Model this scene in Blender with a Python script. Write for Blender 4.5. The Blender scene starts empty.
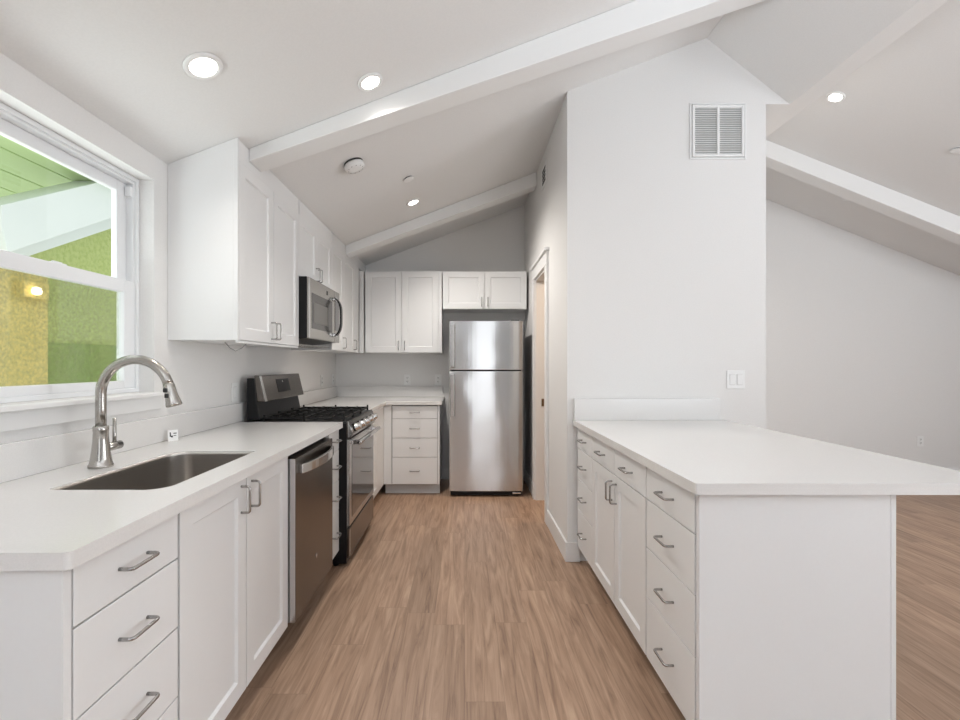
import bpy, bmesh, math, random
from mathutils import Vector, Matrix
random.seed(4)
PI = math.pi
S = bpy.context.scene
C = S.collection

# ------------------------------------------------------------------ camera
cam_d = bpy.data.cameras.new('camera')
cam_d.sensor_width = 36.0
cam_d.lens = 457.9 / 960 * 36.0
cam_d.shift_x = 0.0159
cam_d.shift_y = 0.0039
cam_d.clip_start = 0.05
cam = bpy.data.objects.new('camera', cam_d)
cam.location = (0, 0, 1.277)
cam.rotation_euler = (PI / 2, 0, 0)
C.objects.link(cam)
S.camera = cam

# ------------------------------------------------------------------ world, exposure
W = bpy.data.worlds.new('sky')
S.world = W
W.use_nodes = True
bg = W.node_tree.nodes['Background']
bg.inputs[0].default_value = (0.94, 0.97, 1.0, 1)
bg.inputs[1].default_value = 1.35
S.view_settings.view_transform = 'Standard'
S.view_settings.look = 'None'
S.view_settings.gamma = 1
S.view_settings.use_curve_mapping = False
S.view_settings.exposure = 0.31


def area(name, loc, rot, sx, sy, power, col=(1, 1, 1), spread=PI):
    l = bpy.data.lights.new(name, 'AREA')
    l.shape = 'RECTANGLE'; l.size = sx; l.size_y = sy
    l.energy = power; l.color = col; l.spread = spread
    o = bpy.data.objects.new(name, l)
    o.location = loc; o.rotation_euler = rot
    C.objects.link(o)
    return o


# unseen room behind the camera: daylight from a glass door, plus added fill lights
area('daylight_glass_door', (0.48, -3.42, 1.25), (PI / 2, 0, 0), 1.05, 2.45, 16, (0.90, 0.95, 1.0))
area('daylight_fill_rear', (4.0, -3.25, 1.10), (PI / 2 + 1.0, 0, 0), 3.2, 1.8, 140, (0.83, 0.91, 1.0), 2.3)  # added fill with no window, tilted up to brighten the ceilings
area('daylight_fill_right', (6.8, 0.4, 1.3), (PI / 2 + .5, 0, PI / 2), 2.6, 1.6, 108, (0.92, 0.96, 1.0))  # added fill from the right; no opening in the wall
area('daylight_fill_left', (-1.28, -1.5, 1.0), (PI / 2 + .8, 0, -PI / 2 - .1), 1.9, 1.7, 132, (0.83, 0.91, 1.0), 2.3)  # added fill from the left, tilted up at the ceiling
# added fill light outside, unseen, aimed up through the sink window at the ceiling
gl = area('sink_window_fill', (-2.75, 1.0, 0.40), (0, 0, 0), 1.7, 1.2, 40, (0.90, 0.95, 1.0))
gl.rotation_euler = (Vector((0.9, 2.6, 2.3)) - gl.location).to_track_quat('-Z', 'Y').to_euler()
area('pantry_lamp', (1.35, 3.9, 2.3), (0, 0, 0), 0.35, 0.35, 8, (1.0, 0.68, 0.42))

# ------------------------------------------------------------------ materials
def mat(name, col, rough=0.5, metal=0.0, spec=0.5, coat=0.0, emit=None, estr=0.0):
    m = bpy.data.materials.new(name)
    m.use_nodes = True
    b = m.node_tree.nodes['Principled BSDF']
    b.inputs['Base Color'].default_value = (*col, 1)
    b.inputs['Roughness'].default_value = rough
    b.inputs['Metallic'].default_value = metal
    b.inputs['Specular IOR Level'].default_value = spec
    b.inputs['Coat Weight'].default_value = coat
    if emit:
        b.inputs['Emission Color'].default_value = (*emit, 1)
        b.inputs['Emission Strength'].default_value = estr
    return m


def N(m, t, **kw):
    n = m.node_tree.nodes.new(t)
    for k, v in kw.items():
        setattr(n, k, v)
    return n


def L(m, a, b):
    m.node_tree.links.new(a, b)


def bsdf(m):
    return m.node_tree.nodes['Principled BSDF']


def speckle(m, col_a, col_b, scale, bump=0.0, detail=3.0, lo=0.4, hi=0.6, dist=0.001):
    """fine procedural mottling of the base colour, and optional bump"""
    tc = N(m, 'ShaderNodeTexCoord')
    nz = N(m, 'ShaderNodeTexNoise')
    nz.inputs['Scale'].default_value = scale
    nz.inputs['Detail'].default_value = detail
    L(m, tc.outputs['Object'], nz.inputs['Vector'])
    cr = N(m, 'ShaderNodeValToRGB')
    cr.color_ramp.elements[0].position = lo
    cr.color_ramp.elements[1].position = hi
    cr.color_ramp.elements[0].color = (*col_a, 1)
    cr.color_ramp.elements[1].color = (*col_b, 1)
    L(m, nz.outputs['Fac'], cr.inputs['Fac'])
    L(m, cr.outputs['Color'], bsdf(m).inputs['Base Color'])
    if bump:
        bp = N(m, 'ShaderNodeBump')
        bp.inputs['Strength'].default_value = bump
        bp.inputs['Distance'].default_value = dist
        L(m, nz.outputs['Fac'], bp.inputs['Height'])
        L(m, bp.outputs['Normal'], bsdf(m).inputs['Normal'])
    return m


M = {}
M['wall'] = speckle(mat('wall_paint', (.8, .79, .77), 0.75, spec=.25), (.775, .765, .75), (.79, .78, .765), 140, .12)
M['ceil'] = speckle(mat('ceiling_paint', (.8, .79, .78), 0.8, spec=.2), (.785, .78, .77), (.80, .795, .785), 120, .12)
M['trim'] = mat('trim_paint', (.83, .825, .815), 0.38, spec=.4)
M['beam'] = mat('beam_paint', (.83, .83, .82), 0.45, spec=.35)
M['cab'] = speckle(mat('cabinet_lacquer', (.8, .8, .795), 0.32, spec=.45), (.80, .80, .795), (.804, .804, .80), 90)
M['quartz'] = speckle(mat('white_quartz', (.83, .82, .8), 0.16, spec=.5), (.745, .732, .715), (.785, .77, .752), 260, lo=.3, hi=.7)
M['box'] = mat('cabinet_box_gap_shade', (.38, .375, .365), 0.6)  # grey puts the shade in the gaps between fronts into the carcass colour
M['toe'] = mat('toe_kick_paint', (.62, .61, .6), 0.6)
M['vinyl'] = mat('window_vinyl', (.82, .83, .84), 0.3)
M['plastic'] = mat('white_plastic', (.84, .84, .83), 0.35)
M['slot'] = mat('dark_slot', (.03, .03, .03), 0.7)
M['black'] = mat('black_enamel', (.008, .008, .009), 0.3, spec=.25)
M['iron'] = speckle(mat('cast_iron', (.012, .012, .012), 0.55, spec=.25), (.009, .009, .009), (.018, .017, .016), 60, .2)
M['dglass'] = mat('black_oven_glass', (.015, .014, .015), 0.05, spec=.8, coat=.5)
M['mwglass'] = mat('microwave_mesh_glass', (.045, .042, .038), 0.16, spec=.5)
M['mwmesh'] = mat('microwave_viewing_mesh', (.13, .125, .115), 0.3, spec=.5)
M['fridgeside'] = mat('fridge_grey_side', (.12, .12, .125), 0.5)
M['nickel'] = mat('brushed_nickel', (.46, .44, .41), 0.22, metal=1)
M['pull'] = mat('satin_pull', (.42, .41, .40), 0.24, metal=1)
M['chrome'] = mat('chrome', (.72, .72, .72), 0.1, metal=1)
M['brass'] = mat('strike_bronze', (.20, .13, .07), 0.35, metal=1)
M['rubber'] = mat('black_rubber', (.02, .02, .02), 0.6)
M['cable'] = mat('grey_cable', (.35, .34, .33), 0.5)
M['lens'] = mat('lit_lens', (.9, .9, .88), 0.5, emit=(1.0, .95, .88), estr=9)
M['white_label'] = mat('white_card', (.85, .85, .84), 0.6)


def steel(name, col, rough, wav=0.0, aniso=0.75):
    m = mat(name, col, rough, metal=1)
    b = bsdf(m)
    tg = N(m, 'ShaderNodeTangent', direction_type='UV_MAP')
    tg.uv_map = 'UVMap'
    b.inputs['Anisotropic'].default_value = aniso
    b.inputs['Anisotropic Rotation'].default_value = 0.25
    L(m, tg.outputs['Tangent'], b.inputs['Tangent'])
    tc = N(m, 'ShaderNodeTexCoord')
    mp = N(m, 'ShaderNodeMapping')
    mp.inputs['Scale'].default_value = (3, 3, 700)
    L(m, tc.outputs['Object'], mp.inputs['Vector'])
    nz = N(m, 'ShaderNodeTexNoise')
    nz.inputs['Scale'].default_value = 1.0
    nz.inputs['Detail'].default_value = 2
    L(m, mp.outputs['Vector'], nz.inputs['Vector'])
    mr = N(m, 'ShaderNodeMapRange')
    mr.inputs['To Min'].default_value = rough * .97
    mr.inputs['To Max'].default_value = rough * 1.03
    L(m, nz.outputs['Fac'], mr.inputs['Value'])
    L(m, mr.outputs['Result'], b.inputs['Roughness'])
    if wav:
        n2 = N(m, 'ShaderNodeTexNoise')
        n2.inputs['Scale'].default_value = 3.2
        n2.inputs['Detail'].default_value = 0
        L(m, tc.outputs['Object'], n2.inputs['Vector'])
        bp = N(m, 'ShaderNodeBump')
        bp.inputs['Strength'].default_value = 1
        bp.inputs['Distance'].default_value = wav
        L(m, n2.outputs['Fac'], bp.inputs['Height'])
        L(m, bp.outputs['Normal'], b.inputs['Normal'])
    return m


M['steel'] = steel('stainless_steel', (.62, .618, .615), .20, wav=.006, aniso=1.0)
M['steel_dark'] = steel('slate_stainless', (.19, .17, .155), .22, wav=.002)
M['steel_mid'] = steel('microwave_stainless', (.44, .42, .39), .24, wav=.001)
M['steel_sink'] = mat('sink_steel', (.56, .53, .50), .3, metal=1)


def make_floor_mat():
    m = mat('vinyl_plank_floor', (.3, .2, .14), 0.42, spec=.4)
    b = bsdf(m)
    tc = N(m, 'ShaderNodeTexCoord')
    sp = N(m, 'ShaderNodeSeparateXYZ')
    L(m, tc.outputs['Object'], sp.inputs[0])
    def math_(op, a, b_=None):
        n = N(m, 'ShaderNodeMath', operation=op)
        for k, q in enumerate((a, b_)):
            if q is None: continue
            if isinstance(q, (int, float)): n.inputs[k].default_value = q
            else: L(m, q, n.inputs[k])
        return n.outputs[0]
    xr = math_('DIVIDE', sp.outputs['X'], .152)
    row = math_('FLOOR', xr)
    w1 = N(m, 'ShaderNodeTexWhiteNoise', noise_dimensions='1D')
    L(m, row, w1.inputs['W'])
    yr = math_('ADD', math_('DIVIDE', sp.outputs['Y'], 1.22), w1.outputs['Value'])
    col = math_('FLOOR', yr)
    cb = N(m, 'ShaderNodeCombineXYZ')
    L(m, row, cb.inputs['X']); L(m, col, cb.inputs['Y'])
    w2 = N(m, 'ShaderNodeTexWhiteNoise', noise_dimensions='2D')
    L(m, cb.outputs[0], w2.inputs['Vector'])
    fx_ = math_('ABSOLUTE', math_('SUBTRACT', math_('FRACT', xr), .5))
    fy_ = math_('ABSOLUTE', math_('SUBTRACT', math_('FRACT', yr), .5))
    seam = math_('MAXIMUM', math_('GREATER_THAN', fx_, .4945), math_('GREATER_THAN', fy_, .4991))
    seam = math_('MULTIPLY', seam, .55)
    mul = N(m, 'ShaderNodeVectorMath', operation='MULTIPLY')
    mul.inputs[1].default_value = (34, 2.1, 1)
    L(m, tc.outputs['Object'], mul.inputs[0])
    sc = N(m, 'ShaderNodeVectorMath', operation='SCALE')
    sc.inputs['Scale'].default_value = 37
    L(m, w2.outputs['Color'], sc.inputs[0])
    add = N(m, 'ShaderNodeVectorMath', operation='ADD')
    L(m, mul.outputs[0], add.inputs[0]); L(m, sc.outputs[0], add.inputs[1])
    nz = N(m, 'ShaderNodeTexNoise')
    nz.inputs['Scale'].default_value = 1.0
    nz.inputs['Detail'].default_value = 6
    nz.inputs['Roughness'].default_value = .62
    nz.inputs['Distortion'].default_value = 1.1
    L(m, add.outputs[0], nz.inputs['Vector'])
    cr = N(m, 'ShaderNodeValToRGB')
    e = cr.color_ramp.elements
    e[0].position = .26; e[0].color = (.205, .122, .080, 1)
    e[1].position = .77; e[1].color = (.54, .375, .265, 1)
    k = e.new(.5); k.color = (.385, .25, .17, 1)
    L(m, nz.outputs['Fac'], cr.inputs['Fac'])
    # plank tint
    hs = N(m, 'ShaderNodeHueSaturation')
    mr = N(m, 'ShaderNodeMapRange')
    mr.inputs['To Min'].default_value = .88; mr.inputs['To Max'].default_value = 1.10
    L(m, w2.outputs['Value'], mr.inputs['Value'])
    L(m, mr.outputs['Result'], hs.inputs['Value'])
    L(m, cr.outputs['Color'], hs.inputs['Color'])
    mx = N(m, 'ShaderNodeMix', data_type='RGBA')
    L(m, seam, mx.inputs['Factor'])
    L(m, hs.outputs['Color'], mx.inputs['A'])
    mx.inputs['B'].default_value = (.18, .115, .08, 1)
    L(m, mx.outputs['Result'], b.inputs['Base Color'])
    bp = N(m, 'ShaderNodeBump')
    bp.inputs['Strength'].default_value = .12; bp.inputs['Distance'].default_value = .002
    L(m, nz.outputs['Fac'], bp.inputs['Height'])
    L(m, bp.outputs['Normal'], b.inputs['Normal'])
    return m


M['floor'] = make_floor_mat()
M['stucco'] = speckle(mat('green_stucco', (.36, .45, .12), 0.9, spec=.1), (.29, .35, .105), (.38, .43, .16), 28, .4, 6, .35, .65, .01)
M['hedge'] = speckle(mat('green_clapboard', (.16, .27, .06), 0.85, spec=.1), (.13, .21, .05), (.19, .28, .08), 25, .4, 6, .35, .65, .01)
M['ochre'] = speckle(mat('ochre_panel', (.55, .40, .12), 0.6), (.60, .45, .13), (.66, .50, .16), 4)
M['soffit'] = mat('green_soffit', (.40, .52, .22), 0.6)
M['fascia'] = mat('white_rake_board', (.60, .63, .62), 0.6)
M['glow'] = mat('pane_reflection_glow', (.9, .8, .6), 0.5, emit=(1, .82, .5), estr=5)  # glow that stands in for a light reflected in the window pane


def make_glass(name, tint, rough_mix):
    m = bpy.data.materials.new(name)
    m.use_nodes = True
    nt = m.node_tree
    for n in list(nt.nodes):
        nt.nodes.remove(n)
    out = N(m, 'ShaderNodeOutputMaterial')
    tr = N(m, 'ShaderNodeBsdfTransparent')
    tr.inputs[0].default_value = (*tint, 1)
    gl = N(m, 'ShaderNodeBsdfGlossy')
    gl.inputs['Roughness'].default_value = rough_mix
    lw = N(m, 'ShaderNodeLayerWeight')
    pw = N(m, 'ShaderNodeMath', operation='POWER')
    pw.inputs[1].default_value = 5
    L(m, lw.outputs['Facing'], pw.inputs[0])
    fr = N(m, 'ShaderNodeMath', operation='MULTIPLY_ADD')
    fr.inputs[1].default_value = .9; fr.inputs[2].default_value = .035
    L(m, pw.outputs[0], fr.inputs[0])
    mx = N(m, 'ShaderNodeMixShader')
    L(m, fr.outputs[0], mx.inputs[0]); L(m, tr.outputs[0], mx.inputs[1]); L(m, gl.outputs[0], mx.inputs[2])
    L(m, mx.outputs[0], out.inputs[0])
    return m


M['glass'] = make_glass('clear_pane', (.97, .99, .97), 0.01)


def make_screen():
    m = bpy.data.materials.new('insect_screen')
    m.use_nodes = True
    nt = m.node_tree
    for n in list(nt.nodes):
        nt.nodes.remove(n)
    out = N(m, 'ShaderNodeOutputMaterial')
    tr = N(m, 'ShaderNodeBsdfTransparent')
    df = N(m, 'ShaderNodeBsdfDiffuse')
    df.inputs[0].default_value = (.36, .38, .20, 1)
    tc = N(m, 'ShaderNodeTexCoord')
    nz = N(m, 'ShaderNodeTexNoise')
    nz.inputs['Scale'].default_value = 95
    nz.inputs['Detail'].default_value = 3
    L(m, tc.outputs['Object'], nz.inputs['Vector'])
    mr = N(m, 'ShaderNodeMapRange')
    mr.inputs['From Min'].default_value = .3; mr.inputs['From Max'].default_value = .7
    mr.inputs['To Min'].default_value = .20; mr.inputs['To Max'].default_value = .42
    L(m, nz.outputs['Fac'], mr.inputs['Value'])
    mx = N(m, 'ShaderNodeMixShader')
    L(m, mr.outputs['Result'], mx.inputs[0]); L(m, tr.outputs[0], mx.inputs[1]); L(m, df.outputs[0], mx.inputs[2])
    L(m, mx.outputs[0], out.inputs[0])
    return m


M['screen'] = make_screen()


# ------------------------------------------------------------------ mesh builder
class MB:
    def __init__(self):
        self.v = []; self.f = []; self.sm = []

    def add(self, vs, fs, smooth=False):
        n = len(self.v)
        self.v += [tuple(p) for p in vs]
        self.f += [tuple(i + n for i in q) for q in fs]
        self.sm += [smooth] * len(fs)
        return self

    def box(self, x0, x1, y0, y1, z0, z1):
        vs = [(x, y, z) for z in (z0, z1) for y in (y0, y1) for x in (x0, x1)]
        return self.add(vs, [(0, 2, 3, 1), (4, 5, 7, 6), (0, 1, 5, 4), (2, 6, 7, 3), (0, 4, 6, 2), (1, 3, 7, 5)])

    def prism(self, poly, a0, a1, axis):
        """poly in the two other axes (axis 'x': (y,z); 'y': (x,z); 'z': (x,y))"""
        def P(p, a):
            return {'x': (a, p[0], p[1]), 'y': (p[0], a, p[1]), 'z': (p[0], p[1], a)}[axis]
        n = len(poly)
        vs = [P(p, a0) for p in poly] + [P(p, a1) for p in poly]
        fs = [tuple(range(n)), tuple(range(2 * n - 1, n - 1, -1))]
        fs += [(i, i + n, (i + 1) % n + n, (i + 1) % n) for i in range(n)]
        return self.add(vs, fs)

    def tube(self, pts, r, seg=12, flat=None, caps=True):
        pts = [Vector(p) for p in pts]
        rs = r if isinstance(r, (list, tuple)) else [r] * len(pts)
        n = len(pts)
        T = [(pts[min(i + 1, n - 1)] - pts[max(i - 1, 0)]).normalized() for i in range(n)]
        up = Vector((0, 0, 1)) if abs(T[0].z) < .9 else Vector((1, 0, 0))
        a = T[0].cross(up).normalized()
        vs = []
        for i in range(n):
            a = (a - T[i] * a.dot(T[i])).normalized()
            b = T[i].cross(a)
            for k in range(seg):
                t = 2 * PI * k / seg
                vs.append(pts[i] + (a * math.cos(t) + b * math.sin(t)) * rs[i])
        fs = [(i * seg + k, i * seg + (k + 1) % seg, (i + 1) * seg + (k + 1) % seg, (i + 1) * seg + k)
              for i in range(n - 1) for k in range(seg)]
        self.add(vs, fs, True)
        if caps:
            m = len(self.v) - n * seg
            self.f += [tuple(m + k for k in range(seg - 1, -1, -1)), tuple(m + (n - 1) * seg + k for k in range(seg))]
            self.sm += [False, False]
        return self

    def lathe(self, prof, seg=28, mtx=None):
        vs = []
        for r, z in prof:
            for k in range(seg):
                t = 2 * PI * k / seg
                p = Vector((r * math.cos(t), r * math.sin(t), z))
                vs.append(mtx @ p if mtx else p)
        n = len(prof)
        fs = [(i * seg + k, i * seg + (k + 1) % seg, (i + 1) * seg + (k + 1) % seg, (i + 1) * seg + k)
              for i in range(n - 1) for k in range(seg)]
        self.add(vs, fs, True)
        m = len(self.v) - n * seg
        if prof[0][0] > 1e-5:
            self.f.append(tuple(m + k for k in range(seg - 1, -1, -1))); self.sm.append(False)
        if prof[-1][0] > 1e-5:
            self.f.append(tuple(m + (n - 1) * seg + k for k in range(seg))); self.sm.append(False)
        return self

    def build(self, name, material, parent=None, bevel=0.0, seg=2, mtx=None):
        me = bpy.data.meshes.new(name)
        vs = [tuple(mtx @ Vector(p)) for p in self.v] if mtx else self.v
        me.from_pydata(vs, [], self.f)
        for p, s in zip(me.polygons, self.sm):
            p.use_smooth = s
        bm = bmesh.new(); bm.from_mesh(me)
        bmesh.ops.recalc_face_normals(bm, faces=bm.faces)
        uv = bm.loops.layers.uv.new('UVMap')
        for f in bm.faces:
            nx, ny, nz = (abs(c) for c in f.normal)
            for lp in f.loops:
                c = lp.vert.co
                if nz > nx and nz > ny: lp[uv].uv = (c.x, c.y)
                elif nx > ny: lp[uv].uv = (c.y, c.z)
                else: lp[uv].uv = (c.x, c.z)
        bm.to_mesh(me); bm.free()
        me.materials.append(material)
        o = bpy.data.objects.new(name, me)
        C.objects.link(o)
        if parent: o.parent = parent
        if bevel:
            b = o.modifiers.new('bevel', 'BEVEL')
            b.width = bevel; b.segments = seg; b.limit_method = 'ANGLE'; b.angle_limit = math.radians(40)
            b.harden_normals = False
        return o


def empty(name, loc, rz, label, cat, group=None):
    o = bpy.data.objects.new(name, None)
    o.empty_display_size = .1
    o.location = loc; o.rotation_euler = (0, 0, rz)
    C.objects.link(o)
    o['label'] = label; o['category'] = cat
    if group: o['group'] = group
    return o


def tag(o, label, cat, group=None):
    o['label'] = label; o['category'] = cat
    if group: o['group'] = group
    return o


def struct(o, label=None):
    o['kind'] = 'structure'
    if label: o['label'] = label
    return o


# ------------------------------------------------------------------ the room
XW = -1.4275                    # kitchen face of the left wall
YB = 5.069                      # far wall
YP = 2.9636                     # face of the pantry wall that the peninsula runs into
XP = 0.6636                     # face of the pantry wall along the kitchen aisle
XP2 = 1.95
XR = 7.0
YN = -3.5
RX = 2.097


def CL(x):
    return 2.237 + .384 * (x - XW)


def CR(x):
    return 3.5905 - .3954 * (x - RX)


struct(MB().box(-1.6, XR + .15, YN - .15, YB + .15, -.12, 0).build('floor', M['floor']), 'brown wood plank floor')

WY0, WY1, WZ0, WZ1 = 1.116, 2.104, 1.148, 2.121
wl = MB()
for y0, y1, z0, z1 in ((YN, WY0, 0, 2.235), (WY1, YB, 0, 2.235), (WY0, WY1, 0, WZ0), (WY0, WY1, WZ1, 2.235)):
    wl.box(-1.58, XW, y0, y1, z0, z1)
struct(wl.build('wall_left', M['wall']), 'white left wall around the window')


def gable(y0, y1, x0, x1, z0=0.0):
    p = [(x0, z0), (x1, z0)]
    if x1 > RX:
        p += [(x1, CR(x1)), (RX, CR(RX))] if x0 < RX else [(x1, CR(x1))]
    else:
        p += [(x1, CL(x1))]
    p += [(x0, CL(x0) if x0 < RX else CR(x0))]
    return MB().prism(p, y0, y1, 'y')


struct(gable(YB, YB + .12, -1.58, XR).build('wall_back', M['wall']), 'far gable wall of kitchen and living room')
# unseen rear wall, solid, darkened for dark reflections in the fridge and less bounce
struct(gable(YN - .12, YN, -1.58, XR).build('wall_rear', mat('rear_wall_darkened', (.22, .215, .21), .8)))
struct(MB().box(XR, XR + .12, YN, YB, 0, CR(XR) + .02).build('wall_right', M['wall']))

# pantry block that closes the kitchen on the right
fw = MB().prism([(XP, 0), (XP2, 0), (XP2, 2.957), (2.105, 2.957), (1.565, CL(1.565)), (XP, CL(XP))], YP, YP + .12, 'y')
struct(fw.build('wall_front', M['wall']), 'white wall above the end of the peninsula')
DY0, DY1, DZ = 3.71, 4.30, 2.065
sw = MB()
for y0, y1, z0 in ((YP + .12, DY0, 0), (DY1, YB, 0), (DY0, DY1, DZ)):
    sw.prism([(XP, z0), (XP + .12, z0), (XP + .12, CL(XP + .12)), (XP, CL(XP))], y0, y1, 'y')
struct(sw.build('wall_aisle', M['wall']), 'white wall beside the refrigerator with a doorway')
struct(MB().box(XP2 - .1, XP2, YP + .12, YB, 0, 2.957).build('wall_pantry', M['wall']))

# sloping ceilings
ce = MB().prism([(-1.62, CL(-1.62)), (RX, CL(RX)), (RX, CL(RX) + .12), (-1.62, CL(-1.62) + .12)], YN - .12, YB + .12, 'y')
struct(ce.build('ceiling', M['ceil']), 'sloping white ceiling over the kitchen')
ce = MB().prism([(RX, CR(RX)), (XR + .12, CR(XR + .12)), (XR + .12, CR(XR + .12) + .12), (RX, CR(RX) + .12)], YN - .12, YB + .12, 'y')
struct(ce.build('ceiling_right', M['ceil']), 'sloping white ceiling over the living room')

# boxed ridge chase, open room part and the part behind the pantry wall
ch = MB().prism([(1.567, CL(1.567) - .002), (2.106, 2.957), (2.238, 2.957), (2.238, CR(2.238) - .001), (RX, CR(RX) - .001)], YN, YP + .12, 'y')
struct(ch.build('trim_1', M['wall']), 'boxed ridge chase with a sloping white face')
ch = MB().prism([(XP2, 2.958), (2.238, 2.958), (2.238, CR(2.238) - .001), (RX, CR(RX) - .001), (XP2, CL(XP2) - .001)], YP + .121, YB - .001, 'y')
struct(ch.build('trim_2', M['wall']))


# rafters
def beam(name, x0, x1, y0, w, drop0, drop1, fn, label):
    p = [(x0, fn(x0) - drop0), (x1, fn(x1) - drop1), (x1, fn(x1) - .001), (x0, fn(x0) - .001)]
    return struct(MB().prism(p, y0, y0 + w, 'y').build(name, M['beam'], bevel=.004), label)


beam('trim_3', -1.0905, 1.70, 2.315, .14, .065, .185, CL, 'nearer white beam crossing the kitchen ceiling')
beam('trim_4', -1.0905, XP - .002, 4.20, .14, .085, .125, CL, 'far white beam over the refrigerator end')
beam('trim_5', 2.24, 6.9, 4.19, .14, .15, .19, CR, 'white beam on the living room ceiling')

# baseboards
bb = MB().box(XP2 + .0, XR, YB - .015, YB - .0005, 0, .125)
struct(bb.build('baseboard_back', M['trim'], bevel=.003))
bb = MB().box(XP - .015, XP - .0005, YP - .014, DY0 - .092, 0, .125).box(XP - .015, XP - .0005, DY1 + .092, YB - .02, 0, .125)
struct(bb.build('baseboard_aisle', M['trim'], bevel=.003))
bb = MB().box(XP - .0145, .744, YP - .015, YP - .0005, 0, .125)
struct(bb.build('baseboard_front', M['trim'], bevel=.003))
bb = MB().box(-.235, XP - .016, YB - .015, YB - .0005, 0, .125)
struct(bb.build('baseboard_niche', M['trim'], bevel=.003))

# door casing, jamb and strike plate
d1 = empty('door_1', (XP, (DY0 + DY1) / 2, 0), 0, 'pantry doorway with white casing beside the refrigerator', 'doorway')
struct(d1)
mx = Matrix.Translation((-XP, -(DY0 + DY1) / 2, 0))
cs = MB().box(XP - .018, XP - .0005, DY0 - .09, DY0, 0, DZ).box(XP - .018, XP - .0005, DY1, DY1 + .09, 0, DZ)
cs.build('casing', M['trim'], d1, .002, mtx=mx)
hd = MB().box(XP - .021, XP - .0005, DY0 - .10, DY1 + .10, DZ, DZ + .022).box(XP - .019, XP - .0005, DY0 - .09, DY1 + .09, DZ + .022, DZ + .105)
hd.box(XP - .038, XP - .0005, DY0 - .12, DY1 + .12, DZ + .105, DZ + .128)
hd.build('head_casing', M['trim'], d1, .002, mtx=mx)
jb = MB().box(XP, XP + .12, DY1 - .015, DY1 - .0005, 0, DZ - .015).box(XP, XP + .12, DY0 + .0005, DY0 + .015, 0, DZ - .015).box(XP, XP + .12, DY0, DY1, DZ - .015, DZ - .0005)
jb.build('jamb', M['trim'], d1, mtx=mx)
sk = MB().box(XP + .055, XP + .078, DY1 - .018, DY1 - .015, .88, .95)
s_ = sk.build('strike_plate', M['brass'], d1, mtx=mx)
s_['label'] = 'small bronze strike plate'

# ------------------------------------------------------------------ window over the sink
w1 = empty('window_1', (-1.5, (WY0 + WY1) / 2, WZ0), 0, 'white single hung window above the sink', 'window')
struct(w1)
mx = Matrix.Translation((1.5, -(WY0 + WY1) / 2, -WZ0))


def ring(mb, x0, x1, y0, y1, z0, z1, ty, tz0, tz1):
    mb.box(x0, x1, y0, y0 + ty, z0, z1).box(x0, x1, y1 - ty, y1, z0, z1)
    mb.box(x0, x1, y0 + ty, y1 - ty, z0, z0 + tz0).box(x0, x1, y0 + ty, y1 - ty, z1 - tz1, z1)
    return mb


fr = ring(MB(), -1.578, -1.494, WY0 + .0005, WY1 - .0005, WZ0 + .0005, WZ1 - .0005, .018, .018, .018)
ring(fr, -1.578, -1.503, WY0 + .018, WY1 - .018, WZ0 + .018, WZ1 - .018, .012, .006, .012)
fr.build('window_frame', M['vinyl'], w1, .002, mtx=mx)
lo = ring(MB(), -1.528, -1.502, WY0 + .022, WY1 - .022, WZ0 + .02, 1.648, .062, .034, .056)
lower = lo.build('lower_sash', M['vinyl'], w1, .003, mtx=mx)
MB().box(-1.521, -1.517, WY0 + .082, WY1 - .082, WZ0 + .052, 1.594).build('pane', M['glass'], lower, mtx=mx)
up = ring(MB(), -1.560, -1.533, WY0 + .030, WY1 - .030, 1.600, WZ1 - .030, .055, .045, .047)
upper = up.build('upper_sash', M['vinyl'], w1, .003, mtx=mx)
MB().box(-1.551, -1.547, WY0 + .083, WY1 - .083, 1.643, WZ1 - .075).build('pane', M['glass'], upper, mtx=mx)
lk = MB().box(-1.526, -1.506, 1.675, 1.735, 1.648, 1.653).box(-1.518, -1.510, 1.68, 1.72, 1.653, 1.657)
lk.build('sash_lock', M['vinyl'], lower, .002, mtx=mx)
MB().box(-1.528, -1.505, WY1 - .045, WY1 - .024, 2.03, 2.075).build('balance_cover', M['vinyl'], w1, .002, mtx=mx)
MB().box(-1.5685, -1.5675, WY0 + .03, WY1 - .03, WZ0 + .025, 1.62).build('insect_screen', M['screen'], w1, mtx=mx)
st = MB().box(-1.494, -1.388, WY0 - .02, WY1 + .02, 1.129, WZ0 - .0005)
stl = st.build('sill', M['trim'], w1, .004, mtx=mx)
MB().box(XW + .0005, -1.411, WY0 - .03, WY1 + .03, 1.068, 1.1285).build('apron', M['trim'], w1, .003, mtx=mx)

# ------------------------------------------------------------------ neighbour house outside
nh = empty('neighbouring_house', (-3.75, 4.2, 0), 0, 'green stucco house with a white rake board seen through the window', 'house')
mx = Matrix.Translation((3.75, -4.2, 0))
MB().prism([(1.5, 1.473), (9, 1.473), (9, 3.2), (5.2, 2.9), (3.2, 2.0), (1.5, 2.0)], -3.95, -3.75, 'x').build('wall', M['stucco'], nh, mtx=mx)
MB().box(-3.95, -3.735, 1.5, 9, -.3, 1.472).build('lower_cladding', M['hedge'], nh, .004, mtx=mx)
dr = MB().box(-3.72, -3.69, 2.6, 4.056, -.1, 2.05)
dr.build('door', M['ochre'], nh, .006, mtx=mx)  # added ochre panel for the yellow patch in the lower pane
bl = MB().box(-3.69, -3.62, 3.76, 3.99, 1.83, 1.97)  # made-up box around the reflected light in the pane
b_ = bl.build('reflection_box', M['ochre'], nh, .004, mtx=mx)
MB().lathe([(.0, -.035), (.028, -.028), (.036, 0), (.028, .028), (0, .035)], 16, Matrix.Translation((-3.58, 3.83, 1.885))).build('reflection_glow', M['glow'], b_, mtx=mx)  # no lamp here: added glow for an indoor light reflected in the pane
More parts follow.
